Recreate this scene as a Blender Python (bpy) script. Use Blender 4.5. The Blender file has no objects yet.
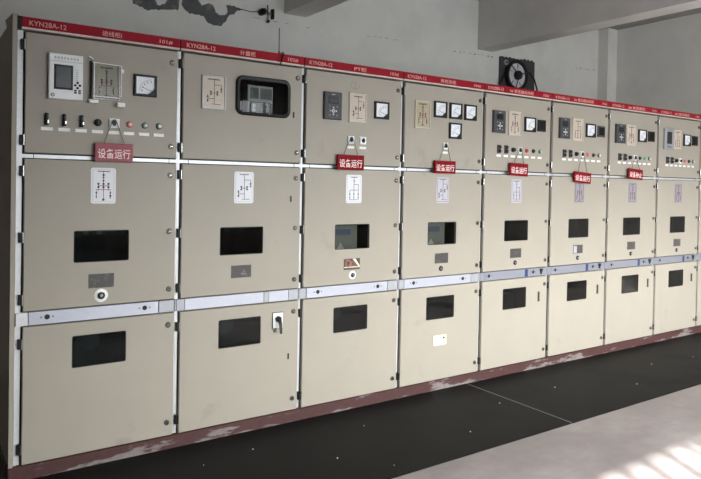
import bpy, bmesh, math, random
from mathutils import Matrix, Vector
random.seed(7)
S = bpy.context.scene
COL = S.collection
PI = math.pi

# ------------------------------------------------------------------ materials
MATS = {}
def s2l(c):
    return tuple(((v/255)/12.92 if v/255 <= .04045 else ((v/255+.055)/1.055)**2.4) for v in c)

def mat(name, rgb, rough=.5, metal=0., spec=.5, noise=0., nscale=8., bump=0., bscale=200., coat=0.):
    if name in MATS: return MATS[name]
    m = bpy.data.materials.new(name); m.use_nodes = True
    nt = m.node_tree; N = nt.nodes; L = nt.links
    b = N['Principled BSDF']
    c = s2l(rgb)
    b.inputs['Base Color'].default_value = (*c, 1)
    b.inputs['Roughness'].default_value = rough
    b.inputs['Metallic'].default_value = metal
    b.inputs['Specular IOR Level'].default_value = spec
    if coat: b.inputs['Coat Weight'].default_value = coat
    tc = N.new('ShaderNodeTexCoord')
    geo = N.new('ShaderNodeNewGeometry')
    if noise:
        n = N.new('ShaderNodeTexNoise'); n.inputs['Scale'].default_value = nscale
        n.inputs['Detail'].default_value = 6; n.inputs['Roughness'].default_value = .6
        L.new(geo.outputs['Position'], n.inputs['Vector'])
        r = N.new('ShaderNodeValToRGB')
        r.color_ramp.elements[0].position = .3; r.color_ramp.elements[1].position = .7
        r.color_ramp.elements[0].color = (*[v*(1-noise) for v in c], 1)
        r.color_ramp.elements[1].color = (*[min(1, v*(1+noise)) for v in c], 1)
        L.new(n.outputs['Fac'], r.inputs['Fac']); L.new(r.outputs['Color'], b.inputs['Base Color'])
    if bump:
        n2 = N.new('ShaderNodeTexNoise'); n2.inputs['Scale'].default_value = bscale
        L.new(geo.outputs['Position'], n2.inputs['Vector'])
        bp = N.new('ShaderNodeBump'); bp.inputs['Strength'].default_value = bump; bp.inputs['Distance'].default_value = .002
        L.new(n2.outputs['Fac'], bp.inputs['Height']); L.new(bp.outputs['Normal'], b.inputs['Normal'])
    MATS[name] = m
    return m

def glass_mat(name, tint, refl_rough=.03, fac=.12, ior=1.5):
    m = bpy.data.materials.new(name); m.use_nodes = True
    nt = m.node_tree; N = nt.nodes; L = nt.links
    N.remove(N['Principled BSDF']); out = N['Material Output']
    t = N.new('ShaderNodeBsdfTransparent'); t.inputs['Color'].default_value = (*tint, 1)
    g = N.new('ShaderNodeBsdfGlossy'); g.inputs['Roughness'].default_value = refl_rough
    fr = N.new('ShaderNodeFresnel'); fr.inputs['IOR'].default_value = ior
    mx = N.new('ShaderNodeMixShader')
    gg = N.new('ShaderNodeNewGeometry'); iv = N.new('ShaderNodeMath'); iv.operation = 'SUBTRACT'; iv.inputs[0].default_value = 1
    ml = N.new('ShaderNodeMath'); ml.operation = 'MULTIPLY'      # reflect on the outer face only, no total reflection inside the sheet
    L.new(gg.outputs['Backfacing'], iv.inputs[1]); L.new(iv.outputs[0], ml.inputs[0]); L.new(fr.outputs['Fac'], ml.inputs[1])
    L.new(ml.outputs[0], mx.inputs['Fac'])
    L.new(t.outputs[0], mx.inputs[1]); L.new(g.outputs[0], mx.inputs[2]); L.new(mx.outputs[0], out.inputs['Surface'])
    MATS[name] = m
    return m

def two_tone(name, base, over, scale, lo, hi, rough=.6, stretch=(1, 1, 1), detail=8, bump=.3, spec=.5, fine=.06, fine_scale=18., zfade=None, rough2=None):
    """base colour with patches of a second colour (wear, stains) from noise in object space"""
    m = bpy.data.materials.new(name); m.use_nodes = True
    nt = m.node_tree; N = nt.nodes; L = nt.links
    b = N['Principled BSDF']; b.inputs['Roughness'].default_value = rough; b.inputs['Specular IOR Level'].default_value = spec
    geo = N.new('ShaderNodeNewGeometry')
    mp = N.new('ShaderNodeMapping'); mp.inputs['Scale'].default_value = stretch
    L.new(geo.outputs['Position'], mp.inputs['Vector'])
    n = N.new('ShaderNodeTexNoise'); n.inputs['Scale'].default_value = scale; n.inputs['Detail'].default_value = detail
    n.inputs['Roughness'].default_value = .62
    L.new(mp.outputs[0], n.inputs['Vector'])
    r = N.new('ShaderNodeValToRGB'); r.color_ramp.elements[0].position = lo; r.color_ramp.elements[1].position = hi
    r.color_ramp.elements[0].color = (0, 0, 0, 1); r.color_ramp.elements[1].color = (1, 1, 1, 1)
    src = n.outputs['Fac']
    if zfade:                       # wear gathers on the lower edge
        sx = N.new('ShaderNodeSeparateXYZ'); L.new(geo.outputs['Position'], sx.inputs[0])
        mr = N.new('ShaderNodeMapRange'); mr.inputs['From Min'].default_value = zfade[0]; mr.inputs['From Max'].default_value = zfade[1]
        mr.inputs['To Min'].default_value = zfade[2]; mr.inputs['To Max'].default_value = 0
        L.new(sx.outputs['Z'], mr.inputs['Value'])
        ad = N.new('ShaderNodeMath'); ad.operation = 'ADD'
        L.new(src, ad.inputs[0]); L.new(mr.outputs[0], ad.inputs[1]); src = ad.outputs[0]
    L.new(src, r.inputs['Fac'])
    n2 = N.new('ShaderNodeTexNoise'); n2.inputs['Scale'].default_value = fine_scale; n2.inputs['Detail'].default_value = 5
    L.new(geo.outputs['Position'], n2.inputs['Vector'])
    mr2 = N.new('ShaderNodeMapRange'); mr2.inputs['To Min'].default_value = 1-fine; mr2.inputs['To Max'].default_value = 1+fine
    mr2.inputs['From Min'].default_value = .3; mr2.inputs['From Max'].default_value = .7
    L.new(n2.outputs['Fac'], mr2.inputs['Value'])
    mx = N.new('ShaderNodeMix'); mx.data_type = 'RGBA'
    mx.inputs['A'].default_value = (*s2l(base), 1); mx.inputs['B'].default_value = (*s2l(over), 1)
    L.new(r.outputs['Color'], mx.inputs['Factor'])
    vm = N.new('ShaderNodeVectorMath'); vm.operation = 'SCALE'
    L.new(mx.outputs['Result'], vm.inputs[0]); L.new(mr2.outputs[0], vm.inputs['Scale'])
    L.new(vm.outputs[0], b.inputs['Base Color'])
    if rough2 is not None:
        rr = N.new('ShaderNodeMapRange'); rr.inputs['To Min'].default_value = rough; rr.inputs['To Max'].default_value = rough2
        L.new(r.outputs['Color'], rr.inputs['Value']); L.new(rr.outputs[0], b.inputs['Roughness'])
    if bump:
        bp = N.new('ShaderNodeBump'); bp.inputs['Strength'].default_value = bump; bp.inputs['Distance'].default_value = .002
        L.new(n2.outputs['Fac'], bp.inputs['Height']); L.new(bp.outputs['Normal'], b.inputs['Normal'])
    MATS[name] = m
    return m

PAINT = two_tone('cabinet_paint', (169, 161, 149), (153, 145, 133), 3.2, .62, .76, rough=.48, fine=.018, fine_scale=5, bump=.05, spec=.4)
INNER = mat('cabinet_inside', (46, 47, 45), .8)
STRIP = mat('galvanised_steel', (222, 222, 226), .42, .4, noise=.05, nscale=60)
PLATE = mat('aluminium_plate', (184, 186, 198), .45, .5, noise=.03, nscale=40)
PLATE3 = mat('dull_crossbar_aluminium', (146, 148, 160), .5, .45, noise=.03, nscale=40)
PLATE2 = mat('dull_aluminium_plate', (168, 169, 176), .5, .45, noise=.04, nscale=40)
SEAM = mat('dark_seam', (40, 40, 42), .7)
BLACK = mat('black_plastic', (20, 20, 21), .45, spec=.35)
SCALE = mat('meter_scale_grey', (150, 152, 162), .6)
DGREY = mat('dark_grey_plastic', (62, 64, 68), .5)
CHROME = mat('chrome', (200, 200, 200), .22, 1.)
STEEL = mat('dull_steel', (120, 116, 108), .38, .9)
WHITE = mat('white_plastic', (246, 246, 248), .4)
WHITE2 = mat('white_face', (240, 242, 248), .35)
LABELW = mat('white_label', (252, 251, 248), .5)
RED = mat('header_red', (152, 12, 36), .55, spec=.2, noise=.05, nscale=6)
LIP = mat('header_lip', (214, 196, 188), .5)
CREAM = mat('header_lettering', (226, 170, 160), .5)
SIGNR = mat('sign_red', (132, 6, 24), .6, spec=.15, noise=.05, nscale=30)
SIGNRO = mat('faded_sign_red', (156, 64, 80), .5, noise=.08, nscale=40)
SIGNW = mat('sign_lettering', (255, 230, 228), .6, spec=.2)
CORD = mat('cord_grey', (88, 84, 76), .7)
PLINTH = two_tone('plinth_red_paint', (74, 44, 43), (132, 122, 120), 6, .57, .62, rough=.6, stretch=(.5, 1, 2.2), fine=.12, fine_scale=35, zfade=(0, .035, .12))
MAT_R = two_tone('rubber_mat', (17, 17, 18), (30, 30, 29), 2.0, .5, .8, rough=.5, fine=.12, fine_scale=60, bump=.25, spec=.1, rough2=.6)
MATEDGE = mat('mat_joint_strip', (112, 110, 104), .5)
PAPER = mat('diagram_paper', (238, 238, 244), .45)
PAPERG = mat('weathered_diagram_paper', (150, 143, 152), .5)
PAPERM = mat('mimic_panel_paper', (220, 204, 192), .35)
PAPERO = mat('mimic_panel_grey', (160, 154, 142), .35)
INK = mat('ink_dark', (78, 68, 80), .6)
INKR = mat('ink_red', (172, 54, 66), .6)
BORDER = mat('sheet_border', (196, 196, 204), .5)
TAN = mat('mimic_frame', (212, 202, 184), .4)
NAMEP = two_tone('etched_nameplate', (72, 68, 66), (116, 110, 106), 16, .56, .66, rough=.35, fine=.1, fine_scale=60)
BLUE = mat('blue_label', (34, 58, 104), .5)
LCD = mat('lcd_screen', (50, 54, 60), .3)
LCDD = mat('dark_lcd', (30, 34, 42), .2)
RLENS = mat('red_lens', (226, 96, 90), .3)
RLENSP = mat('pale_red_lens', (250, 190, 185), .3)
GLENS = mat('green_lens', (96, 178, 132), .3)
DGLENS = mat('dark_green_lens', (40, 72, 56), .3)
WLENS = mat('white_lens', (216, 222, 216), .3)
TRUCK = mat('breaker_truck_grey', (72, 75, 68), .6)
MIDG = mat('grey_paint_inside', (104, 106, 106), .6)
STKR = mat('ivory_sticker', (244, 236, 206), .5)
ORANGE = mat('orange_print', (168, 96, 76), .5)
GLASS = glass_mat('viewing_glass', (.92, .93, .92), .03, ior=1.3)
GLASSD = glass_mat('smoked_viewing_glass', (.3, .36, .36), .05, ior=1.33)
CLEAR = glass_mat('clear_acrylic', (.96, .96, .95), .12, ior=1.16)
WGLASS = glass_mat('window_glass', (.95, .97, .97), .02)
FANG = mat('fan_dark_metal', (38, 38, 38), .45, .5, noise=.2, nscale=20)
FANB = mat('fan_board', (68, 68, 66), .7, noise=.2, nscale=12)
FANM = mat('fan_glint_metal', (190, 184, 190), .3, .9)
WALLM = two_tone('wall_plaster', (232, 229, 224), (221, 217, 212), 1.3, .5, .72, rough=.88, fine=.03, fine_scale=4, bump=.12, spec=.2)
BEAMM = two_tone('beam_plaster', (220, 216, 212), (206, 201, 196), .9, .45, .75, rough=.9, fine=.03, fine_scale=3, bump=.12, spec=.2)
CEILM = two_tone('shaded_ceiling_plaster', (158, 154, 150), (144, 139, 135), .9, .45, .75, rough=.9, fine=.03, fine_scale=3, bump=.12, spec=.2)  # darker than the beams: the ceiling's shade is put into its colour
PEEL = two_tone('bare_grey_plaster', (104, 104, 105), (150, 149, 148), 7, .52, .66, rough=.9, fine=.12, fine_scale=25, spec=.2)
CRACK = mat('crack_dark', (70, 66, 62), .9)
FLOORM = two_tone('floor_terrazzo', (142, 132, 130), (166, 156, 153), 1.6, .45, .72, rough=.5, stretch=(1, 1.6, 1), fine=.05, fine_scale=14, bump=.08, spec=.4, rough2=.62)
FRAMEW = mat('window_frame_paint', (150, 152, 150), .5)
BAR = mat('iron_bars', (60, 60, 60), .6)

# ------------------------------------------------------------------ mesh builder
class MB:
    def __init__(s): s.v = []; s.f = []; s.m = []; s.mats = []; s.sm = []
    def mi(s, m):
        if m not in s.mats: s.mats.append(m)
        return s.mats.index(m)
    def add(s, vs, fs, m, smooth=False):
        b = len(s.v); k = s.mi(m); s.v += [tuple(p) for p in vs]
        for f in fs: s.f.append([b+i for i in f]); s.m.append(k); s.sm.append(smooth)
    def box(s, x0, x1, y0, y1, z0, z1, m):
        v = [(x0,y0,z0),(x1,y0,z0),(x1,y1,z0),(x0,y1,z0),(x0,y0,z1),(x1,y0,z1),(x1,y1,z1),(x0,y1,z1)]
        s.add(v, [(0,3,2,1),(4,5,6,7),(0,1,5,4),(1,2,6,5),(2,3,7,6),(3,0,4,7)], m)
    def cbox(s, x0, x1, y0, y1, z0, z1, m, c=.002):
        """box whose front (y0) edges are chamfered"""
        s.loft([[(x0,y1,z0),(x1,y1,z0),(x1,y1,z1),(x0,y1,z1)],
                [(x0,y0+c,z0),(x1,y0+c,z0),(x1,y0+c,z1),(x0,y0+c,z1)],
                [(x0+c,y0,z0+c),(x1-c,y0,z0+c),(x1-c,y0,z1-c),(x0+c,y0,z1-c)]], m)
    def loft(s, rings, m, smooth=False, cap0=True, cap1=True):
        n = len(rings[0]); vs = [p for r in rings for p in r]; fs = []
        for k in range(len(rings)-1):
            for i in range(n):
                j = (i+1) % n
                fs.append((k*n+i, k*n+j, (k+1)*n+j, (k+1)*n+i))
        s.add(vs, fs, m, smooth)
        if cap0: s.add(rings[0], [tuple(range(n))[::-1]], m)
        if cap1: s.add(rings[-1], [tuple(range(n))], m)
    def lathe(s, cx, cz, prof, m, n=20, axis='y', smooth=True):
        """prof: (radius, offset along axis) list; round part standing on the front plane"""
        rings = []
        for r, o in prof:
            ring = []
            for i in range(n):
                a = 2*PI*i/n
                if axis == 'y': ring.append((cx+r*math.cos(a), o, cz+r*math.sin(a)))
                else: ring.append((cx+r*math.cos(a), cz+r*math.sin(a), o))
            rings.append(ring)
        s.loft(rings, m, smooth)
    def tube(s, pts, r, m, n=8):
        rings = []
        for i, p in enumerate(pts):
            p = Vector(p); a = Vector(pts[max(0, i-1)]); b = Vector(pts[min(len(pts)-1, i+1)])
            t = (b-a).normalized(); u = t.cross(Vector((0, 1, .01))).normalized()
            if u.length < .5: u = Vector((1, 0, 0))
            w = t.cross(u)
            rings.append([tuple(p+r*(math.cos(2*PI*k/n)*u+math.sin(2*PI*k/n)*w)) for k in range(n)])
        s.loft(rings, m, True)
    def prism(s, poly, y0, y1, m):
        """poly in x,z"""
        s.loft([[(x, y1, z) for x, z in poly], [(x, y0, z) for x, z in poly]], m)
    def plate_hole(s, x0, x1, z0, z1, y0, y1, holes, m, c=.003):
        """plate with rectangular holes (in x,z), outer front edges chamfered"""
        xs = sorted({x0+c, x1-c, *[h[0] for h in holes], *[h[1] for h in holes]})
        zs = sorted({z0+c, z1-c, *[h[2] for h in holes], *[h[3] for h in holes]})
        inh = lambda x, z: any(h[0] < x < h[1] and h[2] < z < h[3] for h in holes)
        for i in range(len(xs)-1):
            for j in range(len(zs)-1):
                if inh((xs[i]+xs[i+1])/2, (zs[j]+zs[j+1])/2): continue
                a, b, d, e = xs[i], xs[i+1], zs[j], zs[j+1]
                s.add([(a,y0,d),(b,y0,d),(b,y0,e),(a,y0,e)], [(0,1,2,3)], m)
                s.add([(a,y1,d),(b,y1,d),(b,y1,e),(a,y1,e)], [(3,2,1,0)], m)
        for h in holes:
            a, b, d, e = h
            v = [(a,y0,d),(b,y0,d),(b,y0,e),(a,y0,e),(a,y1,d),(b,y1,d),(b,y1,e),(a,y1,e)]
            s.add(v, [(0,4,5,1),(1,5,6,2),(2,6,7,3),(3,7,4,0)], m)
        R = lambda a, b, d, e, y: [(a,y,d),(b,y,d),(b,y,e),(a,y,e)]
        s.loft([R(x0+c,x1-c,z0+c,z1-c,y1), R(x0,x1,z0,z1,y1), R(x0,x1,z0,z1,y0+c), R(x0+c,x1-c,z0+c,z1-c,y0)], m, cap0=False, cap1=False)
    def text(s, body, x0, x1, z0, z1, y, m, depth=.001, bold=0., fit='box'):
        me = text_mesh(body, bold)
        xs = [v[0] for v in me[0]]; zs = [v[1] for v in me[0]]
        ax, bx, az, bz = min(xs), max(xs), min(zs), max(zs)
        kx = (x1-x0)/(bx-ax); kz = (z1-z0)/(bz-az)
        vs = [(x0+(p[0]-ax)*kx, y-(depth if p[2] > 0 else 0), z0+(p[1]-az)*kz) for p in me[0]]
        s.add(vs, me[1], m)
    def build(s, name, parent=None, smooth_angle=None):
        me = bpy.data.meshes.new(name); me.from_pydata(s.v, [], s.f)
        for m in s.mats: me.materials.append(m)
        me.polygons.foreach_set('material_index', s.m)
        me.polygons.foreach_set('use_smooth', s.sm)
        me.update(); me.validate()
        bm = bmesh.new(); bm.from_mesh(me)
        bmesh.ops.remove_doubles(bm, verts=bm.verts, dist=1e-6)
        bmesh.ops.recalc_face_normals(bm, faces=bm.faces)
        bm.to_mesh(me); bm.free()
        if any(s.sm):
            try: me.set_sharp_from_angle(angle=math.radians(40))
            except Exception: pass
        o = bpy.data.objects.new(name, me); COL.objects.link(o)
        if parent: o.parent = parent
        return o

TXT = {}
def text_mesh(body, bold=0.):
    k = (body, bold)
    if k in TXT: return TXT[k]
    c = bpy.data.curves.new('t', 'FONT'); c.body = body; c.size = 1; c.extrude = .02; c.offset = bold; c.resolution_u = 3
    o = bpy.data.objects.new('t', c); COL.objects.link(o)
    dg = bpy.context.evaluated_depsgraph_get(); dg.update()
    me = bpy.data.meshes.new_from_object(o.evaluated_get(dg))
    r = ([tuple(v.co) for v in me.vertices], [tuple(p.vertices) for p in me.polygons])
    bpy.data.objects.remove(o); bpy.data.curves.remove(c); bpy.data.meshes.remove(me)
    TXT[k] = r
    return r

def inst(src, name, parent, loc=(0, 0, 0)):
    o = bpy.data.objects.new(name, src.data); COL.objects.link(o); o.parent = parent; o.location = loc
    return o
def empty(name, loc=(0, 0, 0), label=None, cat=None, group=None):
    o = bpy.data.objects.new(name, None); COL.objects.link(o); o.location = loc; o.empty_display_size = .1
    tag(o, label, cat, group); return o
def tag(o, label=None, cat=None, group=None, kind=None):
    if label: o['label'] = label
    if cat: o['category'] = cat
    if group: o['group'] = group
    if kind: o['kind'] = kind
    return o

# ------------------------------------------------------------------ the room
BW, RW, LW, FW = 2.2, 7.97, -6.0, -4.6      # back, right, left, front wall planes
CZ, BZ = 3.80, 3.20                          # ceiling, underside of beams
T = .24
m = MB(); m.box(LW-T, RW+T, FW-T, BW+T, -.12, 0, FLOORM); tag(m.build('floor'), kind='structure')
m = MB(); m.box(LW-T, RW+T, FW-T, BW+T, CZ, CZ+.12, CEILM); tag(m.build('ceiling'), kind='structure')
m = MB(); m.box(LW-T, RW+T, BW, BW+T, 0, CZ, WALLM); wall_back = tag(m.build('wall_back'), kind='structure')
m = MB(); m.box(RW, RW+T, FW, BW, 0, CZ, WALLM); tag(m.build('wall_right'), kind='structure')
m = MB(); m.box(LW-T, LW, FW, BW, 0, CZ, WALLM); tag(m.build('wall_left'), kind='structure')
WINS = [(.84, 3.84), (4.14, 6.84)]
WZ0, WZ1 = .85, 2.69
m = MB(); m.plate_hole(LW-T, RW+T, 0, CZ, FW-T, FW, [(a, b, WZ0, WZ1) for a, b in WINS], WALLM, c=.0005)
tag(m.build('wall_front'), kind='structure')
for k, x in enumerate((-.07, 2.63, 5.33)):
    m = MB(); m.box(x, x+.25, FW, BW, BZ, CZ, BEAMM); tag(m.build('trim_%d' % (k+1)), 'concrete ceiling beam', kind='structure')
m = MB(); m.box(7.756, RW, 2.04, BW, 0, CZ, WALLM); tag(m.build('trim_4'), 'square corner column', kind='structure')
for k, (a, b) in enumerate(WINS):
    w = tag(empty('window_%d' % (k+1), ((a+b)/2, FW-.12, WZ0)), kind='structure')
    cx = (a+b)/2
    m = MB()
    m.plate_hole(a-cx, b-cx, 0, WZ1-WZ0, -.03, .03, [(a-cx+.05+j*(b-a-.05)/3, a-cx+(j+1)*(b-a-.05)/3, .05, WZ1-WZ0-.05) for j in range(3)], FRAMEW)
    m.build('window_frame', w)
    m = MB(); m.box(a-cx+.01, b-cx-.01, -.003, .003, .01, WZ1-WZ0-.01, WGLASS); m.build('pane', w)
    m = MB(); x = a-cx+.09
    while x < b-cx-.03:
        m.tube([(x, .075, .0), (x, .075, WZ1-WZ0)], .026, BAR); x += .21
    m.build('security_bars', w)

# bare plaster and cracks on the back wall
def wall_patch(name, pts, mt, jit=.012, seed=1, t=.003):
    rnd = random.Random(seed); out = []
    for i in range(len(pts)):
        a, b = pts[i], pts[(i+1) % len(pts)]
        for k in range(4):
            f = k/4
            out.append((a[0]+(b[0]-a[0])*f+rnd.uniform(-jit, jit), a[1]+(b[1]-a[1])*f+rnd.uniform(-jit, jit)))
    m = MB(); m.prism(out, BW-t, BW+.01, mt)
    o = m.build(name, wall_back); return o
wall_patch('bare_plaster_patch', [(1.132,3.102),(1.153,3.046),(1.219,3.025),(1.269,3.009),(1.332,3.017),(1.408,3.04),(1.499,3.045),(1.546,3.055),(1.555,3.177),
    (1.45,3.15),(1.42,3.08),(1.36,3.07),(1.33,3.14),(1.24,3.15)], PEEL, .007, seed=3)
wall_patch('bare_plaster_patch', [(1.576,3.181),(1.586,3.087),(1.659,3.04),(1.74,3.048),(1.795,3.031),(1.81,3.001),(1.88,2.97),(1.951,2.975),(2.007,3.016),(2.05,3.093),(2.093,3.1),
    (2.122,3.142),(2.181,3.166),(2.092,3.181),(1.999,3.176),(2.028,3.149),(2.012,3.092),(1.964,3.071),(1.906,3.088),(1.886,3.146),(1.841,3.165),(1.77,3.13),(1.72,3.19)], PEEL, .006, seed=5)
def crack(x0, z0, x1, z1, n, w, seed):
    rnd = random.Random(seed); m = MB()
    for k in range(n):
        f = (k+rnd.uniform(0, .5))/n; L = (x1-x0)/n*rnd.uniform(.25, .7)
        x = x0+(x1-x0)*f; z = z0+(z1-z0)*f+rnd.uniform(-.006, .006); h = w*rnd.uniform(.4, 1.)
        m.prism([(x, z-h*.2), (x+L*.4, z-h), (x+L, z-h*.1), (x+L*.6, z+h*.8)], BW-.002, BW+.005, CRACK)
    m.build('plaster_crack', wall_back)
crack(2.26, 3.105, 3.0, 3.10, 4, .003, 1)
crack(3.6, 3.13, 4.15, 3.14, 6, .004, 2)
crack(4.92, 3.13, 5.62, 3.14, 9, .008, 3)
crack(7.25, 3.195, 7.69, 3.215, 5, .010, 4)

# ------------------------------------------------------------------ floor mats and plinth
MATZ = .006
m = MB(); m.box(-2.6, 3.062, -.953, -.004, 0, MATZ, MAT_R)
tag(m.build('rubber_mat'), 'black rubber floor mat before the nearer cabinets, left of the pale joint line', 'mat', 'rubber floor mats')
m = MB(); m.box(3.072, 7.9, -.953, -.004, 0, MATZ, MAT_R)
tag(m.build('rubber_mat'), 'black rubber floor mat before the far cabinets, right of the pale joint line', 'mat', 'rubber floor mats')
m = MB(); m.box(3.063, 3.071, -.95, -.004, 0, MATZ+.002, MATEDGE)
tag(m.build('joint_strip'), 'thin pale strip between the two black rubber mats', 'strip')
m = MB(); m.cbox(-.04, 7.24, -.003, .06, 0, .077, PLINTH, .004); m.box(-.04, .02, .06, 1.5, 0, .077, PLINTH)
tag(m.build('base_channel'), 'worn red-brown steel base channel under the whole row of cabinets', 'base')

m = MB(); rnd = random.Random(2)
for x_, y_ in ((1.16, -.26), (1.50, -.61), (.85, -.31), (1.709, -.846), (3.58, -.42), (4.84, -.44), (2.95, -.45), (1.9, -.3), (2.4, -.72), (.6, -.5), (4.2, -.7), (5.4, -.5)):
    r_ = rnd.uniform(.002, .0045)
    m.loft([[(x_+r_*math.cos(a)*k, y_+r_*math.sin(a)*k, MATZ+h_*.7) for a in (.2, 1.3, 2.6, 3.9, 5.2)] for k, h_ in ((1., .0), (.9, .004), (.5, .006))], LABELW)
tag(m.build('debris'), 'scattered pale crumbs on the black rubber mats', 'crumbs', kind='stuff')

# ------------------------------------------------------------------ small cabinet fittings (shared meshes)
def hide(o): COL.objects.unlink(o); return o
def proto(fn):
    m = MB(); fn(m); return hide(m.build('proto'))
def f_lock(m):
    m.lathe(0, 0, [(.0155, .001), (.0155, -.004), (.012, -.007)], STEEL, 18)
    m.lathe(0, 0, [(.008, -.0069), (.008, -.0095)], BLACK, 12)
    m.box(-.006, .006, -.0105, -.009, -.0015, .0015, CHROME)
P_LOCK = proto(f_lock)
def f_hinge(m):
    m.cbox(.001, .012, .002, .0245, -.025, .025, BLACK)
    m.lathe(.0175, .004, [(.0052, -.026), (.0052, .026)], CHROME, 10, axis='z')
    m.box(.012, .022, .004, .02, -.024, -.006, BLACK); m.box(.012, .022, .004, .02, .006, .024, BLACK)
P_HINGE = proto(f_hinge)
def f_strip(m): m.cbox(-.028, .028, -.0015, .001, -.0085, .0085, LABELW, .0005)
P_NAME = proto(f_strip)
def f_strip2(m): m.cbox(-.025, .025, -.0015, .001, -.0085, .0085, LABELW, .0005)
P_NAME2 = proto(f_strip2)
def f_indicator(m):      # pressing plate indicator: tall black body with two chrome screws
    m.cbox(-.008, .007, -.020, 0, -.030, .030, BLACK, .003)
    m.cbox(.0, .008, -.028, -.018, -.022, -.004, CHROME, .002); m.cbox(.0, .008, -.026, -.018, .004, .022, STEEL, .002)
P_IND = proto(f_indicator)
def f_indb(m):
    m.cbox(-.016, .016, -.014, 0, -.032, .032, DGREY, .003)
    m.cbox(-.008, .010, -.026, -.012, .006, .024, BLACK, .002); m.cbox(-.008, .010, -.026, -.012, -.026, -.006, BLACK, .002)
    m.box(-.002, .004, -.027, -.0255, -.02, -.012, CHROME); m.box(-.002, .004, -.027, -.0255, .01, .018, CHROME)
P_INDB = proto(f_indb)
def f_knob(m):
    m.lathe(0, 0, [(.019, 0), (.019, -.006), (.0145, -.008), (.014, -.022), (.010, -.024)], BLACK, 20)
    m.box(-.003, .003, -.026, -.02, -.012, .012, DGREY)
P_KNOB = proto(f_knob)
def f_square(m):
    m.cbox(-.027, .027, -.006, 0, -.025, .025, WHITE, .002)
    m.box(-.0265, -.0235, -.0066, -.005, -.022, .022, BLACK)
    m.lathe(0, 0, [(.010, -.005), (.010, -.010)], BLACK, 18)
    m.prism([(-.003, -.015), (.003, -.015), (.010, 0), (.003, .015), (-.003, .015), (-.010, 0)], -.018, -.009, BLACK)
P_SQ = proto(f_square)
def lamp_fn(ring, lens):
    def f(m):
        m.lathe(0, 0, [(.0165, 0), (.0165, -.005), (.0145, -.007)], ring, 20)
        m.lathe(0, 0, [(.0115, -.006), (.0115, -.013), (.009, -.017), (.004, -.018)], lens, 20)
    return f
P_RED = proto(lamp_fn(mat('red_bezel', (190, 60, 66), .4), RLENSP))
P_GRN = proto(lamp_fn(mat('green_bezel', (40, 96, 70), .4), WLENS))
P_WHT = proto(lamp_fn(BLACK, WLENS))
P_RED2 = proto(lamp_fn(mat('red_bezel2', (196, 76, 66), .4), RLENS))
P_DGR = proto(lamp_fn(BLACK, DGLENS))
P_GWH = proto(lamp_fn(mat('pale_green_bezel', (52, 88, 68), .4), mat('pale_green_lens', (150, 204, 170), .3)))
P_GON = proto(lamp_fn(GLENS, mat('bright_green_lens', (120, 206, 160), .3)))
P_DRK = proto(lamp_fn(BLACK, DGREY))
P_ROSE = proto(lamp_fn(mat('rose_bezel', (206, 110, 116), .4), mat('rose_lens', (240, 130, 140), .3)))
def f_ring_w(m):
    m.lathe(0, 0, [(.035, .001), (.035, -.003), (.033, -.004)], WHITE, 28)
    m.lathe(0, 0, [(.019, -.0035), (.019, -.008), (.015, -.010)], BLACK, 20)
    m.lathe(0, 0, [(.009, -.0098), (.008, -.013)], CHROME, 12)
P_KEYW = proto(f_ring_w)
def f_ring_b(m):
    m.lathe(0, 0, [(.019, .001), (.019, -.004), (.016, -.006)], BLACK, 20)
    m.lathe(0, 0, [(.008, -.0058), (.007, -.008)], CHROME, 12)
P_KEYB = proto(f_ring_b)
def f_screw(m):
    m.lathe(0, 0, [(.013, .0005), (.013, -.002)], BLACK, 16)
    m.lathe(-.028, 0, [(.005, .0005), (.005, -.001)], STEEL, 8); m.lathe(.028, 0, [(.005, .0005), (.005, -.001)], STEEL, 8)
P_SCREW = proto(f_screw)
def f_pull(m):
    m.cbox(-.007, .007, -.012, 0, -.04, .04, DGREY, .003); m.box(-.004, .001, -.0135, -.011, -.03, .03, STEEL)
P_PULL = proto(f_pull)
def f_slot(m): m.cbox(-.005, .005, -.003, 0, -.018, .018, BLACK, .001)
P_SLOT = proto(f_slot)

def ammeter(name, x, z, parent, w=.124, h=.117):
    m = MB(); a, b, c, d = x-w/2, x+w/2, z-h/2, z+h/2
    m.plate_hole(a, b, c, d, -.014, .0, [(a+.012, b-.012, c+.013, d-.011)], BLACK, .003)
    m.box(a+.011, b-.011, -.006, -.001, c+.012, d-.010, WHITE2)
    m.prism([(b-.012, c+.012), (b-.012, c+.042), (b-.050, c+.012)], -.012, -.005, BLACK)
    # scale arc, figures and needle
    cx, cz, r = b-.028, c+.03, .062
    for k in range(10):
        t = PI*.5+k*PI*.5/10; t2 = t+PI*.5/11
        p = [(cx+q*math.cos(u), cz+q*math.sin(u)) for q, u in ((r, t), (r, t2), (r+.002, t2), (r+.002, t))]
        m.prism(p, -.0067, -.0058, SCALE)
    for k in range(5):
        t = PI*.52+k*PI*.47/4
        m.box(cx+(r-.010)*math.cos(t)-.003, cx+(r-.010)*math.cos(t)+.003, -.0067, -.0058, cz+(r-.010)*math.sin(t)-.004, cz+(r-.010)*math.sin(t)+.004, SCALE)
    m.prism([(cx, cz), (cx-.052, cz+.019), (cx-.0525, cz+.0205), (cx+.001, cz+.0025)], -.0085, -.0072, INK)
    return m.build(name, parent)

def display(name, x0, x1, z0, z1, parent, lens=LCDD, face=BLACK):
    m = MB(); m.cbox(x0, x1, -.012, 0, z0, z1, face, .003); m.box(x0+.012, x1-.012, -.0126, -.011, z0+.016, z1-.014, mat('unlit_display', (10, 10, 11), .55, spec=.2))
    return m.build(name, parent)

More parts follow.
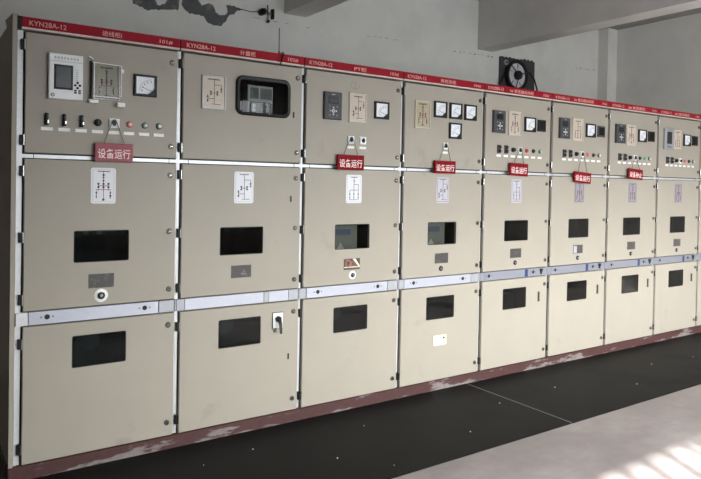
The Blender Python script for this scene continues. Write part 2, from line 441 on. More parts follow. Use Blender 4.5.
def relay_dark(x0, x1, z0, z1, parent):
    m = MB(); m.cbox(x0, x1, -.020, 0, z0, z1, DGREY, .004)
    w = x1-x0; h = z1-z0; cx = (x0+x1)/2
    m.box(cx-w*.27, cx+w*.27, -.0212, -.019, z0+h*.58, z0+h*.84, BLACK)
    m.box(cx-w*.22, cx+w*.22, -.0216, -.020, z0+h*.62, z0+h*.80, LCDD)
    zc = z0+h*.31
    m.lathe(cx, zc, [(.011, -.019), (.011, -.023)], WHITE, 12)
    m.lathe(cx, zc, [(.006, -.022), (.006, -.0245)], DGREY, 10)
    for dx, dz in ((0, .022), (0, -.022), (.022, 0), (-.022, 0)):
        m.cbox(cx+dx-.0045, cx+dx+.0045, -.0225, -.019, zc+dz-.0045, zc+dz+.0045, WHITE, .001)
    for dx, dz in ((.028, .028), (-.028, .028), (.028, -.028), (-.028, -.028)):
        m.cbox(cx+dx-.004, cx+dx+.004, -.0222, -.019, zc+dz-.004, zc+dz+.004, PLATE2, .001)
    m.text('OK', cx-w*.1, cx+w*.1, z1-.018, z1-.012, -.0195, LABELW, .0008)
    return m.build('protection_relay', parent)

def relay_white(parent):
    x0, x1, z0, z1 = .123, .284, 1.910, 2.139
    m = MB(); m.cbox(x0, x1, -.024, 0, z0, z1, WHITE, .004)
    m.box(x0+.003, x1-.003, -.0247, -.022, z1-.040, z1-.037, BORDER)
    for k in range(8): m.box(x0+.025+k*.015, x0+.034+k*.015, -.0247, -.022, z1-.028, z1-.016, BORDER)
    m.cbox(.147, .236, -.0262, -.02, 1.959, 2.084, BLACK, .002)
    m.box(.157, .226, -.0268, -.025, 1.970, 2.074, LCD)
    for k in range(6): m.box(.250, .262, -.0247, -.022, 2.062-k*.011, 2.066-k*.011, BORDER)
    cx, cz = .258, 1.986
    for dx, dz in ((0, .013), (0, -.013), (.011, 0), (-.011, 0)):
        m.lathe(cx+dx, cz+dz, [(.0062, -.023), (.0062, -.027)], BLACK, 10)
    for dx, dz in ((-.010, -.027), (.010, -.027), (-.010, -.038), (.010, -.038)):
        m.cbox(cx+dx-.006, cx+dx+.006, -.027, -.023, cz+dz-.004, cz+dz+.004, BLACK, .001)
    m.lathe(.142, 1.929, [(.009, -.023), (.009, -.0262)], DGREY, 12)
    m.lathe(.142, 1.929, [(.005, -.026), (.005, -.0272)], WHITE, 10)
    o = m.build('protection_relay', parent); o['label'] = 'white relay unit with grey screen and keypad'

def relay_silver(parent):
    x0, x1, z0, z1 = .092, .258, 1.910, 2.117
    m = MB(); m.cbox(x0, x1, -.022, 0, z0, z1, PLATE2, .004)
    m.cbox(.128, .212, -.024, -.02, 1.965, 2.085, BLACK, .002); m.box(.136, .204, -.0246, -.023, 1.974, 2.076, LCDD)
    for k in range(5): m.cbox(.130+k*.018, .140+k*.018, -.024, -.02, 1.93, 1.94, DGREY, .001)
    o = m.build('protection_relay', parent); o['label'] = 'silver relay unit with dark screen'

def diagram(m, x0, x1, z0, z1, y, kind, bw=.003):
    """single-line wiring diagram drawn on a sheet"""
    W, H = x1-x0, z1-z0; X = lambda u: x0+u*W; Z = lambda v: z0+v*H
    def hl(u0, u1, v, mt=INK, w=bw): m.box(X(u0), X(u1), y-.0006, y+.0004, Z(v)-w/2, Z(v)+w/2, mt)
    def vl(u, v0, v1, mt=INK, w=bw): m.box(X(u)-w/2, X(u)+w/2, y-.0006, y+.0004, Z(v0), Z(v1), mt)
    def dot(u, v, r, mt=INK): m.prism([(X(u)+r*math.cos(a), Z(v)+r*math.sin(a)) for a in [k*PI/3 for k in range(6)]], y-.0007, y+.0004, mt)
    def ring(u, v, r, mt=INK):
        m.lathe(X(u), Z(v), [(r, y-.0001), (r, y-.0007), (r-.0018, y-.0007), (r-.0018, y-.0001)], mt, 10)
    if kind == 'A':
        hl(.26, .76, .90, INK, .004); vl(.5, .10, .90, INK); vl(.5, .35, .62, INKR); ring(.5, .80, .006); ring(.5, .73, .005)
        for u in (.3, .7):
            vl(u, .36, .56, INK, .002); ring(u, .55, .006); ring(u, .46, .006)
        hl(.2, .8, .39, INKR); hl(.3, .7, .50, INKR)
        ring(.5, .55, .006); ring(.5, .46, .006); ring(.5, .64, .005)
        vl(.22, .14, .36); vl(.78, .14, .36); dot(.22, .3, .005); dot(.22, .2, .004); dot(.78, .3, .005); dot(.78, .22, .006); dot(.78, .16, .004)
        dot(.5, .11, .007)
    elif kind == 'B':
        hl(.28, .74, .91, INK, .004); vl(.52, .12, .91); hl(.52, .84, .74); vl(.84, .5, .74); dot(.84, .62, .006); dot(.84, .54, .005)
        ring(.36, .52, .006); ring(.66, .52, .006); ring(.36, .44, .006); ring(.66, .44, .006); hl(.36, .66, .48); hl(.22, .52, .3)
        vl(.22, .18, .42); dot(.22, .36, .006); dot(.22, .24, .006); hl(.4, .8, .13)
    elif kind == 'C':
        hl(.3, .72, .91, INK, .004); vl(.5, .45, .91); ring(.5, .78, .005); hl(.5, .78, .66); vl(.78, .4, .66)
        for u in (.24, .5, .78): vl(u, .12, .46); dot(u, .32, .0055); dot(u, .2, .0045)
        hl(.24, .78, .46); hl(.24, .78, .12)
    else:
        hl(.3, .7, .90, INK, .004); vl(.5, .3, .90); ring(.5, .76, .006); ring(.5, .64, .006)
        hl(.22, .78, .5); hl(.22, .78, .38, INKR)
        for u in (.24, .5, .76): vl(u, .14, .5); ring(u, .44, .006); dot(u, .24, .006); dot(u, .16, .004, INKR)

def sheet(x0, x1, z0, z1, kind, parent, paper):
    m = MB(); r = .012
    poly = []
    for cx, cz, a0 in ((x1-r, z0+r, -90), (x1-r, z1-r, 0), (x0+r, z1-r, 90), (x0+r, z0+r, 180)):
        for k in range(5):
            a = math.radians(a0+k*22.5); poly.append((cx+r*math.cos(a), cz+r*math.sin(a)))
    m.prism(poly, -.0022, .001, paper)
    b = .009
    for a in ((x0+b, x1-b, z0+b, z0+b+.002), (x0+b, x1-b, z1-b-.002, z1-b), (x0+b, x0+b+.002, z0+b, z1-b), (x1-b-.002, x1-b, z0+b, z1-b)):
        m.box(a[0], a[1], -.0026, -.0018, a[2], a[3], BORDER if paper is PAPER else INK)
    diagram(m, x0, x1, z0, z1, -.0024, kind, .0028)
    return m.build('wiring_diagram_sheet', parent)

def mimic(x0, x1, z0, z1, kind, parent, paper, frame=TAN, loose=False):
    m = MB()
    m.plate_hole(x0, x1, z0, z1, -.010, 0, [(x0+.007, x1-.007, z0+.007, z1-.007)], frame, .002)
    m.box(x0+.006, x1-.006, -.005, -.001, z0+.006, z1-.006, paper)
    diagram(m, x0+.006, x1-.006, z0+.006, z1-.006, -.0054, kind, .003)
    m.text('操作模拟', x0+.035, x1-.035, z1-.028, z1-.018, -.0048, INK, .0006)
    m.box(x0+.003, x1-.003, -.0095, -.0085, z0+.003, z1-.003, CLEAR)
    if loose:     # a clear cover that has sprung from its clips
        for q in ((x0-.012, x0-.008, z0-.004, z1+.004), ):
            m.box(q[0], q[1], -.022, -.0, q[2], q[3], BLACK)
        m.box(x0-.010, x1+.004, -.030, -.028, z0+.0, z1-.002, CLEAR)
        m.box(x0-.012, x0-.006, -.031, -.004, z0+.0, z1-.002, CLEAR)
        m.box(x0-.002, x0+.002, -.0315, -.028, z0, z1-.002, WHITE)
        m.box(x1+.001, x1+.004, -.0315, -.028, z0+.02, z1-.012, WHITE)
        m.prism([(x0-.01, z1-.003), (x1+.004, z1-.008), (x1+.004, z1-.011), (x0-.01, z1-.006)], -.0315, -.027, WHITE)
        m.box(x0-.004, x1-.01, -.0315, -.028, z0+.012, z0+.015, WHITE)
        m.cbox(x0-.022, x0+.022, -.034, -.002, z0-.022, z0-.004, LABELW, .002)
        m.cbox(x1-.018, x1+.022, -.034, -.002, z0-.032, z0-.010, LABELW, .002)
        m.prism([(x0-.022, z1+.030), (x0+.002, z1+.018), (x0+.002, z1+.012), (x0-.022, z1+.024)], -.012, 0, LABELW)
        m.prism([(x1+.0, z1-.022), (x1+.016, z1-.03), (x1+.014, z1-.048), (x1+.0, z1-.04)], -.032, -.027, WHITE)
    return m.build('mimic_panel', parent)

# ------------------------------------------------------------------ cabinets
NAMES = ['进线柜I', '计量柜', 'PT柜', '所用变柜', '1# 变压器出线柜', '2# 变压器出线柜', '3# 变压器柜', '4# 变压器柜', '5# 变压器柜']
LABELS = [
    'beige switchgear cabinet nearest the camera, with a white relay unit and loose clear cover',
    'beige switchgear cabinet with a large black rounded viewing window in its top door',
    'beige switchgear cabinet with one meter, a dark relay and two square switches side by side',
    'beige switchgear cabinet with four white-faced meters, three in a row and one below',
    'beige switchgear cabinet directly below the wall fan, between the four-meter cabinet and the next',
    'beige switchgear cabinet whose hanging red sign is the lowest, overlapping its wiring diagram',
    'beige switchgear cabinet with one bright green lamp in its button row',
    'beige switchgear cabinet with a silver relay unit and no hanging sign',
    'beige switchgear cabinet cut off at the right edge of the photo',
]
GR = 'switchgear cabinets standing in one long row'
ZT0, ZT1, ZM0, ZM1, ZL0, ZL1 = 1.636, 2.230, .847, 1.606, .081, .769
DX0, DX1 = .0215, .7875
BODY = None
def body_mesh():
    m = MB()
    t = .012
    e = .0006
    m.box(e, .8-e, 1.49, 1.5, .078, 2.285, PAINT)
    m.box(e, .006, .046, 1.49, .078, 2.23, PAINT); m.box(.794, .8-e, .046, 1.49, .078, 2.23, PAINT)
    m.box(e, .8-e, .046, 1.5, 2.23, 2.285, PAINT); m.box(.002, .798, .046, 1.49, .079, .09, INNER)
    m.box(.006, .794, .045, 1.49, .79, .80, INNER); m.box(.006, .794, .045, 1.49, 1.6, 1.61, INNER)
    m.box(.006, .008, .046, 1.488, .09, 2.229, INNER); m.box(.792, .794, .046, 1.488, .09, 2.229, INNER)
    m.box(.008, .792, .60, .61, .09, 2.229, INNER)
    return hide(m.build('proto_body'))
def frame_mesh():
    m = MB()
    m.plate_hole(0.0006, .7994, .078, 2.238, .027, .045, [(.06, .74, .12, .74), (.06, .74, .88, 1.57), (.06, .74, 1.67, 2.19)], SEAM, .0005)
    m.box(.0006, .0135, .0245, .0268, .078, 2.238, STRIP); m.box(.7925, .7994, .0245, .0268, .078, 2.238, STRIP); m.box(.0137, .7923, .0250, .0268, 1.611, 1.629, STRIP)
    m.box(.064, .067, .0242, .026, 1.609, 1.632, SEAM); m.box(.752, .755, .0242, .026, 1.609, 1.632, SEAM)
    return hide(m.build('proto_frame'))
P_BODY = body_mesh(); P_FRAME = frame_mesh()

def door(parent, z0, z1, holes, label=None):
    m = MB(); m.plate_hole(DX0, DX1, z0, z1, 0, .022, holes, PAINT, .003)
    for a, b, c, d in holes:                       # rounded corners of the cut-outs
        if b-a > .3: continue
        r_ = .013
        for cx, cz, sx, sz in ((a, c, 1, 1), (b, c, -1, 1), (b, d, -1, -1), (a, d, 1, -1)):
            arc = [(cx+sx*(r_-r_*math.cos(t)), cz+sz*(r_-r_*math.sin(t))) for t in (0, PI/8, PI/4, 3*PI/8, PI/2)]
            m.prism([(cx-sx*.0005, cz-sz*.0005)]+arc, 0, .0029, PAINT)
    o = m.build('door', parent)
    if label: o['label'] = label
    return o
def pane(door_o, h, mt, rim=BLACK, rimw=.004):
    a, b, c, d = h; m = MB()
    m.box(a+.0008, b-.0008, .003, .006, c+.0008, d-.0008, mt)
    o = m.build('viewing_pane', door_o)
    m = MB(); m.plate_hole(a-.0002, b+.0002, c-.0002, d+.0002, .0, .0029, [(a+rimw, b-rimw, c+rimw, d-rimw)], rim, .0006)
    m.build('pane_gasket', door_o)
    return o
def rrect(x0, x1, z0, z1, r, n=7):
    p = []
    for cx, cz, a0 in ((x1-r, z0+r, -90), (x1-r, z1-r, 0), (x0+r, z1-r, 90), (x0+r, z0+r, 180)):
        for k in range(n):
            a = math.radians(a0+k*90/(n-1)); p.append((cx+r*math.cos(a), cz+r*math.sin(a)))
    return p

def cabinet(i):
    x = i*.8
    C = empty('switchgear_cabinet', (x, 0, 0), LABELS[i], 'electrical cabinet', GR)
    inst(P_BODY, 'body', C); inst(P_FRAME, 'front_frame', C)
    # header
    m = MB(); m.cbox(.0035, .7965, -.006, .04, 2.252, 2.302, RED, .002); m.cbox(.0035, .7965, -.007, .04, 2.241, 2.2515, LIP, .001)
    m.box(.0006, .0035, -.004, .04, 2.241, 2.30, SEAM)
    h = m.build('header_panel', C)
    m = MB()
    if i < 5:
        m.text('KYN28A-12', .036, .206, 2.262, 2.287, -.006, CREAM, .0008, .008)
    else: m.text('KYN28A-12', .04, .22, 2.262, 2.285, -.006, CREAM, .0008, .008)
    m.build('model_lettering', h); m = MB()
    nm = NAMES[i]; w = {4: .10, 3: .10, 5: .15}.get(len(nm), .28); cx = .43 if i == 0 else (.41 if i == 1 else (.43 if i == 2 else .42))
    if i == 3: w = .15
    m.text(nm, cx-w/2, cx+w/2, 2.260, 2.288, -.006, CREAM, .0008, .010)
    m.build('name_lettering', h); m = MB()
    m.text('10%d#' % (i+1), .682, .754, 2.262, 2.284, -.006, CREAM, .0008, .008)
    m.build('number_lettering', h)
    # crossbar between middle and lower doors
    m = MB(); zc0, zc1 = .775, .841
    if i == 1:
        segs = [(.001, .047, PLATE2), (.049, .545, PLATE), (.547, .58, PLATE2), (.582, .716, PLATE), (.718, .786, PLATE2), (.7895, .799, PLATE2)]
    elif i in (0, 2, 3):
        segs = [(.001, .044, PLATE2), (.047, .698, PLATE), (.701, .786, PLATE2), (.7895, .799, PLATE2)]
    else:
        segs = [(.001, .044, PLATE3), (.047, .786, PLATE3), (.7895, .799, PLATE3)]
    if i == 0: segs[0] = (-.010, .044, STRIP)
    for a, b, mt in segs: m.cbox(a, b, .004, .025, zc0, zc1, mt, .0015)
    cb = m.build('crossbar', C)
    if i != 1:
        inst(P_SCREW, 'screw', cb, (.132 if i < 4 else .095, .004, .811))
        inst(P_SCREW, 'screw', cb, (.614 if i else .622, .004, .811))
    if i >= 4:
        m = MB(); m.box(.512, .548, .0028, .0042, .778, .838, BLUE); m.build('blue_sticker', cb)
        m = MB(); m.prism([(.695, .833), (.727, .833), (.722, .812), (.714, .806), (.714, .79), (.704, .79), (.704, .806), (.697, .812)], -.006, .004, BLACK); m.build('keyhole_cover', cb)
    # hinges at every door edge, left side
    for z in (2.168, 1.698, 1.545, 1.215, .905, .685, .158): inst(P_HINGE, 'hinge', C, (0, 0, z))
    # ---- top door
    holes = [(.352, .688, 1.922, 2.126)] if i == 1 else []
    td = door(C, ZT0, ZT1, holes)
    for z in (2.165, 1.700): inst(P_LOCK, 'lock', td, (.756, 0, z))
    B = td
    def put(p, nm, x_, z_, y_=0):
        return inst(p, nm, td, (x_, y_, z_))
    if i == 0:
        relay_white(td)
        mimic(.337, .472, 1.926, 2.118, 'A', td, PAPERO, BORDER, True)
        ammeter('ammeter', .607, 2.022, td)
        for xx in (.119, .201, .284): put(P_IND, 'pressing_plate', xx, 1.807)
        put(P_KNOB, 'selector_switch', .364, 1.806); put(P_SQ, 'selector_switch', .446, 1.808)
        put(P_RED, 'indicator_lamp', .526, 1.807); put(P_GRN, 'indicator_lamp', .608, 1.807); put(P_WHT, 'indicator_lamp', .686, 1.807)
        for k in range(8): put(P_NAME, 'name_strip', .121+k*.0807, 1.759)
    elif i == 1:
        mimic(.128, .273, 1.926, 2.121, 'B', td, PAPERM, BORDER)
        m = MB(); outer = rrect(.338, .702, 1.908, 2.142, .045); inner = rrect(.358, .682, 1.927, 2.121, .028)
        n = len(outer); R = lambda p, y: [(a, y, b) for a, b in p]
        m.loft([R(outer, 0), R(outer, -.010), R([((a-.52)*.97+.52, (b-2.025)*.95+2.025) for a, b in outer], -.016), R(inner, -.014), R(inner, .02)], BLACK, True, False, False)
        m.build('window_gasket', td)
        m = MB(); m.box(.345, .695, .008, .012, 1.915, 2.135, GLASS); m.build('viewing_pane', td)
        m = MB(); m.cbox(.44, .61, .05, .12, 1.86, 2.10, mat('meter_body_grey', (150, 152, 152), .5), .004); m.box(.455, .51, .045, .051, 2.02, 2.085, LCDD); m.box(.525, .60, .045, .051, 2.02, 2.085, DGREY)
        m.box(.455, .60, .045, .051, 1.93, 2.0, DGREY); m.cbox(.46, .49, .043, .051, 1.94, 1.985, PLATE2, .002)
        m.box(.40, .70, .17, .18, 1.87, 1.88, MIDG)
        me_ = m.build('energy_meter', C)
        put(P_SLOT, 'slot', .730, 1.934)
    elif i == 2:
        relay_dark(.145, .279, 1.925, 2.101, td); mimic(.345, .485, 1.918, 2.114, 'B', td, PAPERM)
        ammeter('voltmeter', .613, 2.015, td)
        for xx in (.364, .461):
            put(P_SQ, 'selector_switch', xx, 1.802); put(P_NAME, 'name_strip', xx+.002, 1.753)
        m = MB()
        for cxq, czq, rq, a0, a1 in ((.385, 2.165, .022, 30, 330), (.408, 2.160, .018, 90, 400)):
            k = 14
            for q in range(k):
                u0 = math.radians(a0+(a1-a0)*q/k); u1 = math.radians(a0+(a1-a0)*(q+1)/k)
                m.prism([(cxq+rr*math.cos(u), czq+rr*math.sin(u)) for rr, u in ((rq, u0), (rq, u1), (rq+.002, u1), (rq+.002, u0))], -.0004, .0005, STEEL)
        m.build('pencil_scribble', td)
    elif i == 3:
        mimic(.109, .251, 1.916, 2.113, 'A', td, mat('mimic_panel_tan', (190, 178, 152), .35))
        for xx in (.349, .501, .652): ammeter('ammeter', xx, 2.065, td)
        ammeter('voltmeter', .499, 1.918, td)
        put(P_SQ, 'selector_switch', .404, 1.802); put(P_NAME, 'name_strip', .404, 1.753)
    else:
        if i >= 7: relay_silver(td)
        else: relay_dark(.091, .235 if i == 6 else .225, 1.932, 2.105, td)
        mimic(.272, .420, 1.920, 2.114, 'C' if i % 2 else 'A', td, PAPERM, TAN)
        ammeter('ammeter', .527, 2.020, td, .134, .118)
        if i == 4: display('digital_meter', .62, .717, 1.972, 2.068, td, LCDD)
        else: display('digital_meter', .627, .729, 1.972, 2.070, td, LCDD, BLACK if i != 5 else DGREY)
        put(P_INDB, 'pressing_plate', .168, 1.806); put(P_INDB, 'pressing_plate', .250, 1.806)
        put(P_KNOB, 'selector_switch', .332, 1.806); put(P_SQ, 'selector_switch', .412, 1.806)
        L3 = {4: (P_RED2, P_DGR, P_GWH), 5: (P_ROSE, P_DRK, P_WHT), 6: (P_DRK, P_GON, P_WHT), 7: (P_ROSE, P_DRK, P_WHT)}.get(i, (P_RED2, P_DRK, P_WHT))
        for k, p in enumerate(L3): put(p, 'indicator_lamp', .495+k*.081, 1.806)
        for k in range(7): put(P_NAME2, 'name_strip', .170+k*.081, 1.754)
    # ---- middle door
    wh = (.253, .533, 1.077, 1.243)
    md = door(C, ZM0, ZM1, [wh])
    for z in (1.540, 1.228, .905): inst(P_LOCK, 'lock', md, (.753, 0, z))
    pane(md, wh, GLASS if i in (2, 3) else GLASSD)
    dx = {0: 0, 1: .004, 2: -.0, 3: -.008, 4: -.012}.get(i, -.003)
    sheet(.333+dx, .459+dx, 1.383, 1.571, 'ABCBCADAD'[i], md, PAPER if i < 3 else PAPERG if i > 4 else mat('aged_diagram_paper', (192, 189, 198), .5))
    m = MB(); m.cbox(.327, .456, -.002, .001, .940, 1.014, NAMEP, .0006)
    if i == 2:
        m.lathe(.362, .982, [(.026, -.001), (.026, -.003), (.016, -.003), (.016, -.001)], ORANGE, 18)
        m.text('Ox', .385, .432, .962, .996, -.002, ORANGE, .0008, .01)
        m.prism([(.395, 1.012), (.420, 1.012), (.453, .965), (.453, .952)], -.003, -.0015, STKR); m.box(.33, .45, -.003, -.0015, .954, .960, STKR)
    else:
        for k in range(4): m.box(.34, .34+(.10 if k % 2 else .075), -.0026, -.0018, .953+k*.014, .956+k*.014, INK)
    if i == 5: m.box(.330, .372, -.0032, -.0019, .944, 1.006, PLATE)  # bright block stands in for a reflection on the plate
    np_ = m.build('nameplate', md)
    if i == 5: np_['label'] = 'nameplate with a reflection painted bright on its left part'
    if i == 2: np_['label'] = 'nameplate covered by an orange and cream scrawled sticker'
    if i == 0: inst(P_KEYW, 'keyhole', md, (.391, 0, .899))
    elif i == 2:
        o = inst(P_KEYW, 'keyhole', md, (.397, 0, .903)); o.scale = (.8, 1, .8)
    elif i != 1: inst(P_KEYB, 'keyhole', md, (.386, 0, .901))
    if i == 1: inst(P_SLOT, 'slot', md, (.72, 0, 1.41))
    if i in (2, 3):      # front of the draw-out breaker truck behind the pane
        m = MB(); m.cbox(.20, .47, .055, .12, 1.0, 1.35, TRUCK, .004)
        m.box(.245, .415, .0535, .056, 1.168, 1.208, mat('dark_blue_label', (24, 38, 66), .5)); m.box(.262, .285, .053, .055, 1.180, 1.198, MIDG)
        m.prism([(.26, 1.02), (.40, 1.02), (.33, 1.12)], .05, .056, mat('pale_triangle', (126, 126, 118), .6))  # paler triangle low on the truck front
        m.build('breaker_truck', C)
    elif i > 3 or i == 0:
        m = MB(); m.cbox(.15, .60, .16, .3, .95, 1.4, MIDG, .006); m.box(.30, .45, .156, .161, 1.12, 1.2, BLACK); m.box(.33, .36, .154, .161, 1.21, 1.235, WHITE); m.box(.40, .43, .154, .161, 1.21, 1.235, WHITE)
        m.build('breaker_truck', C)
    # ---- lower door
    lh = (.250, .524, .533, .699) if i == 0 else (.252, .527, .529, .697)
    ld = door(C, ZL0, ZL1, [lh])
    for z in (.704, .155): inst(P_LOCK, 'lock', ld, (.752, 0, z))
    pane(ld, lh, GLASSD)
    m = MB(); m.cbox(.15, .62, .2, .3, .2, .60, MIDG, .01); m.lathe(.38, .62, [(.05, .18), (.05, .3)], PLATE2, 16); m.build('cable_chamber', C)
    if i == 1:
        m = MB(); m.cbox(.605, .675, -.006, 0, .610, .707, WHITE, .002); m.box(.603, .606, -.007, 0, .608, .709, BLACK); m.box(.603, .677, -.007, 0, .706, .709, BLACK)
        m.lathe(.640, .668, [(.018, -.004), (.018, -.024), (.014, -.028)], BLACK, 18)
        m.loft([[(.630, -.030, .675), (.652, -.030, .675), (.652, -.012, .675), (.630, -.012, .675)], [(.632, -.050, .64), (.648, -.050, .64), (.648, -.036, .64), (.632, -.036, .64)], [(.634, -.056, .585), (.646, -.056, .585), (.646, -.046, .585), (.634, -.046, .585)]], BLACK)
        m.cbox(.613, .630, -.01, 0, .588, .612, STEEL, .002)
        o = m.build('rotary_handle', ld); o['label'] = 'black handle on white square plate'
        inst(P_SLOT, 'slot', ld, (.720, 0, .424))
    if i == 3:
        m = MB(); m.cbox(.330, .454, -.002, .001, .335, .408, STKR, .0006); m.lathe(.428, .386, [(.009, -.001), (.008, -.004)], BLACK, 12); m.box(.35, .36, -.0026, -.001, .372, .376, INK)
        o = m.build('sticker', ld); o['label'] = 'ivory sticker with a black dot'
    if i >= 4: inst(P_PULL, 'pull_handle', ld, (.679, 0, .604))
    if i == 0:      # end panel closing the row
        m = MB()
        poly = [(.022, .077), (.022, 2.235), (.0, 2.24), (0, 2.312), (.30, 2.335), (.235, 2.285), (1.5, 2.285), (1.5, .077)]
        m.loft([[(-.013, y, z) for y, z in poly], [(-.037, y, z) for y, z in poly]], PAINT)
        m.box(-.037, -.017, -.001, .03, .079, 2.312, PAINT)
        m.build('end_panel', C)
        m = MB(); m.box(-.0125, .0, .020, .04, .078, 2.238, STRIP); m.box(-.0165, .003, -.003, .04, 2.24, 2.303, BLACK); m.build('edge_strip', C)
    return C
CABS = [cabinet(i) for i in range(9)]

# ------------------------------------------------------------------ hanging signs
def sign(i, x0, x1, z0, z1, tilt, hx, hz, txt, red, label, yaw=0):
    cx, w, h = (x0+x1)/2, x1-x0, z1-z0
    cx -= .023*(i*.8+cx+.444)/3.54
    root = empty('hanging_sign', (i*.8+cx, -.0235, z0), label, 'sign', 'red warning signs hung on the switch knobs')
    m = MB(); m.cbox(-w/2, w/2, -.005, .005, -h/2, h/2, red, .0015); b = m.build('board', root)
    b.location = (0, 0, h/2); t_ = math.radians(tilt); b.rotation_euler = (0, t_, 0)
    m = MB(); m.text(txt, -w*.43, w*.43, -h*.34, h*.20, -.005, SIGNW, .0008, .012); m.build('lettering', b)
    m = MB(); hx_, hz_ = hx-cx, hz-z0
    q = lambda x, z: (x*math.cos(t_)+z*math.sin(t_), h/2-x*math.sin(t_)+z*math.cos(t_))
    a0, a1 = q(-w*.27, h*.42), q(w*.27, h*.42)
    m.tube([(a0[0], -.0055, a0[1]), (a0[0]+.004, .0, a0[1]+.018), (hx_-.014, .010, hz_), (hx_-.006, .010, hz_+.0180), (hx_+.006, .010, hz_+.0180), (hx_+.014, .010, hz_), (a1[0]-.004, .0, a1[1]+.018), (a1[0], -.0055, a1[1])], .0020, CORD, 6)
    m.build('cord', root)
RUN = '设备运行'
sign(0, .352, .545, 1.604, 1.700, 0, .446, 1.808, RUN, SIGNRO, 'faded pink-red hanging sign on the nearest cabinet, beside its white square switch')
sign(2, .262, .472, 1.602, 1.701, 0, .364, 1.802, RUN, SIGNR, 'red hanging sign on the cabinet with two square switches')
sign(3, .304, .510, 1.600, 1.692, 0, .404, 1.802, RUN, SIGNR, 'red hanging sign below the four white-faced meters')
sign(4, .298, .512, 1.600, 1.700, 1.5, .412, 1.806, RUN, SIGNR, 'red hanging sign on the cabinet directly below the wall fan')
sign(5, .312, .546, 1.556, 1.650, 3.5, .412, 1.806, RUN, SIGNR, 'tilted red hanging sign, lowest of all, touching the wiring diagram below it')
sign(6, .318, .548, 1.604, 1.700, 3, .412, 1.806, '设备停止', SIGNR, 'red hanging sign farthest from the camera, below the bright green lamp')

# ------------------------------------------------------------------ things on the wall and cabinet tops
fan = empty('exhaust_fan', (6.04, BW, 2.70), 'dark round exhaust fan on a square board high on the back wall', 'fan')
m = MB(); m.cbox(-.33, .32, -.03, .0, -.15, .46, FANB, .006)
rnd = random.Random(4)
for k in range(9): m.prism([(-.33+k*.07, .455), (-.27+k*.07, .455), (-.29+k*.07, .465+rnd.uniform(0, .02))], -.028, -.002, FANG)
m.build('mounting_board', fan)
cxf, czf = -.07, .24
m = MB(); m.lathe(cxf, czf, [(.19, -.028), (.195, -.06), (.198, -.085), (.192, -.092), (.160, -.088), (.148, -.05)], FANG, 40)
m.lathe(cxf, czf, [(.164, -.070), (.150, -.045), (.10, -.032), (.03, -.031)], mat('fan_dish_metal', (226, 220, 226), .3, .3), 40); m.build('housing', fan)
m = MB()
for k in range(5):
    a = 2*PI*k/5+.5; c, s_ = math.cos(a), math.sin(a)
    R = lambda r, t, y: (cxf+r*c-t*s_, y, czf+r*s_+t*c)
    m.loft([[R(.04, -.02, -.068), R(.04, .02, -.052), R(.04, .02, -.049), R(.04, -.02, -.065)], [R(.135, -.045, -.075), R(.14, .04, -.05), R(.14, .04, -.047), R(.135, -.045, -.072)]], (FANM, FANG, FANM, FANG, FANG)[k])  # some blades paler, bright reflections put into their colour
m.build('blade', fan)
m = MB(); m.lathe(cxf, czf, [(.055, -.04), (.060, -.10), (.055, -.115), (.035, -.12)], BLACK, 20)
for a in (0, 2*PI/3, 4*PI/3):
    c, s_ = math.cos(a+.3), math.sin(a+.3)
    m.tube([(cxf+.03*c, -.105, czf+.03*s_), (cxf+.185*c, -.092, czf+.185*s_)], .006, BLACK)
m.build('motor', fan)
m = MB(); m.lathe(-.24, .39, [(.035, -.03), (.035, -.05), (.015, -.052)], PLATE2, 16); m.lathe(-.24, .39, [(.014, -.05), (.014, -.058)], BLACK, 12); m.build('socket', fan)
m = MB(); m.tube([(-.20, -.05, .37), (-.27, -.06, .25), (-.36, -.05, .10), (-.42, -.03, -.05), (-.42, -.03, -.3)], .009, BLACK); m.build('cable', fan)
m = MB(); m.tube([(.13, -.10, .30), (.24, -.09, .22), (.31, -.08, .10), (.36, -.05, .0), (.37, -.04, -.2), (.37, -.04, -.4)], .010, BLACK); m.build('cable', fan)

hk = empty('wall_insulator', (2.412, BW, 3.152), 'small black cable insulator with arms, high on the back wall near the bare plaster', 'insulator')
m = MB(); m.lathe(-.04, .015, [(.032, 0), (.034, -.05), (.018, -.07), (.026, -.085), (.010, -.10)], BLACK, 16); m.build('knob', hk)
m = MB(); m.cbox(-.05, .08, -.03, -.012, .008, .024, STEEL, .003); m.cbox(.068, .088, -.045, 0, -.035, .06, BLACK, .003); m.tube([(.02, -.03, .09), (.02, -.035, .03), (.025, -.03, -.05)], .006, BLACK); m.lathe(.03, -.065, [(.014, -.01), (.014, -.04)], BLACK, 10)
m.cbox(.0, .05, -.03, 0, .0, .03, PLATE2, .003); m.build('bracket', hk)
m = MB(); m.tube([(2.14, BW-.006, 3.165), (2.26, BW-.008, 3.155), (2.335, BW-.02, 3.165)], .004, CRACK); tag(m.build('wall_wire'), 'short thin wire on the back wall leading to the small insulator', 'wire')

an = empty('antenna', (1.4524, .06, 2.2855), 'thin black whip antenna standing on top of the second cabinet', 'antenna')
m = MB(); m.lathe(0, 0, [(.012, 0), (.012, .012), (.006, .018), (.0045, .045)], BLACK, 14, axis='z'); m.build('magnet_base', an)
m = MB(); m.tube([(0, 0, .04), (0, 0, .188)], .0028, BLACK, 8); m.build('whip', an)
m = MB(); m.tube([(0, -.006, .016), (-.001, -.020, .025), (-.005, -.058, .026), (-.006, -.074, .018), (-.018, -.074, -.02), (-.03, -.073, -.055)], .004, BLACK, 8); m.build('cable', an)

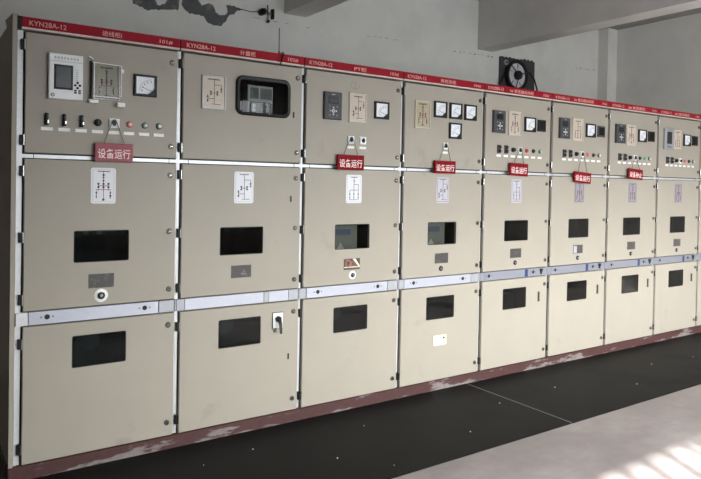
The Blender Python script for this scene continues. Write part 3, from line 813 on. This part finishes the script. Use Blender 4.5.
# ------------------------------------------------------------------ camera
yaw, pitch, roll, F = .5985, .0151, .0181, 646.002
cy_, sy_, cp, sp = math.cos(yaw), math.sin(yaw), math.cos(pitch), math.sin(pitch)
f = Vector((sy_*cp, cy_*cp, -sp)); r = Vector((cy_, -sy_, 0)); u = r.cross(f)
c_, s_ = math.cos(roll), math.sin(roll)
r2 = c_*r+s_*u; u2 = -s_*r+c_*u
cam = bpy.data.cameras.new('camera'); co = bpy.data.objects.new('camera', cam); COL.objects.link(co)
M = Matrix((( r2.x, u2.x, -f.x, -.444), (r2.y, u2.y, -f.y, -3.5408), (r2.z, u2.z, -f.z, 1.5082), (0, 0, 0, 1)))
co.matrix_world = M
cam.sensor_width = 36; cam.lens = F*36/701; cam.shift_y = -(239.5-194)/701; cam.clip_start = .05
S.camera = co

# ------------------------------------------------------------------ light
el = math.radians(36)
d = Vector((.455*math.cos(el), .89*math.cos(el), -math.sin(el)))
sun = bpy.data.lights.new('sun', 'SUN'); sun.energy = 27; sun.angle = math.radians(1.2); sun.color = (1, .975, .94)
so = bpy.data.objects.new('sun', sun); COL.objects.link(so); so.rotation_euler = d.to_track_quat('-Z', 'Y').to_euler(); so.location = (0, -12, 9)
for k, (a, b) in enumerate(WINS):
    l = bpy.data.lights.new('window_daylight', 'AREA'); l.shape = 'RECTANGLE'; l.size = b-a-.1; l.size_y = WZ1-WZ0-.1
    l.energy = 1; l.cycles.is_portal = True
    o = bpy.data.objects.new('window_daylight', l); COL.objects.link(o); o.location = ((a+b)/2, FW+.02, (WZ0+WZ1)/2)
    o.rotation_euler = (math.radians(90), 0, PI) if False else Vector((0, 1, 0)).to_track_quat('-Z', 'Z').to_euler()
W_ = bpy.data.worlds.new('World'); S.world = W_; W_.use_nodes = True
wn = W_.node_tree.nodes; wl = W_.node_tree.links       # hazy bright sky over dull ground
wt = wn.new('ShaderNodeTexCoord'); wx = wn.new('ShaderNodeSeparateXYZ'); wr = wn.new('ShaderNodeValToRGB')
wm = wn.new('ShaderNodeMapRange'); wm.inputs['From Min'].default_value = -1; wm.inputs['From Max'].default_value = 1
wl.new(wt.outputs['Generated'], wx.inputs[0]); wl.new(wx.outputs['Z'], wm.inputs['Value']); wl.new(wm.outputs[0], wr.inputs['Fac'])
E_ = wr.color_ramp.elements
E_[0].position = .52; E_[0].color = (.21, .22, .23, 1); E_[1].position = .56; E_[1].color = (.6, .61, .61, 1)
e = E_.new(.63); e.color = (1.15, 1.14, 1.10, 1); e = E_.new(.9); e.color = (.8, .86, 1, 1)
wd = wn.new('ShaderNodeVectorMath'); wd.operation = 'DOT_PRODUCT'; wd.inputs[1].default_value = (-.455, -.89, 0)   # brighter towards the sun
wl.new(wt.outputs['Generated'], wd.inputs[0])
wf = wn.new('ShaderNodeMapRange'); wf.inputs['From Min'].default_value = .6; wf.inputs['From Max'].default_value = 1; wf.inputs['To Min'].default_value = .62; wf.inputs['To Max'].default_value = 1.2
wl.new(wd.outputs['Value'], wf.inputs['Value'])
wv = wn.new('ShaderNodeVectorMath'); wv.operation = 'SCALE'
wl.new(wr.outputs['Color'], wv.inputs[0]); wl.new(wf.outputs[0], wv.inputs['Scale'])
wl.new(wv.outputs[0], wn['Background'].inputs['Color'])
wn['Background'].inputs['Strength'].default_value = 30

S.view_settings.view_transform = 'Standard'; S.view_settings.look = 'None'; S.view_settings.gamma = 1
S.view_settings.exposure = 0.25
S.view_settings.use_curve_mapping = False
S.cycles.max_bounces = 8; S.cycles.diffuse_bounces = 5; S.cycles.transparent_max_bounces = 12
S.cycles.sample_clamp_indirect = 0; S.cycles.use_denoising = True
for mm in list(bpy.data.meshes):
    if mm.users == 0: bpy.data.meshes.remove(mm)
for oo in list(bpy.data.objects):
    if oo.name not in COL.all_objects: bpy.data.objects.remove(oo)
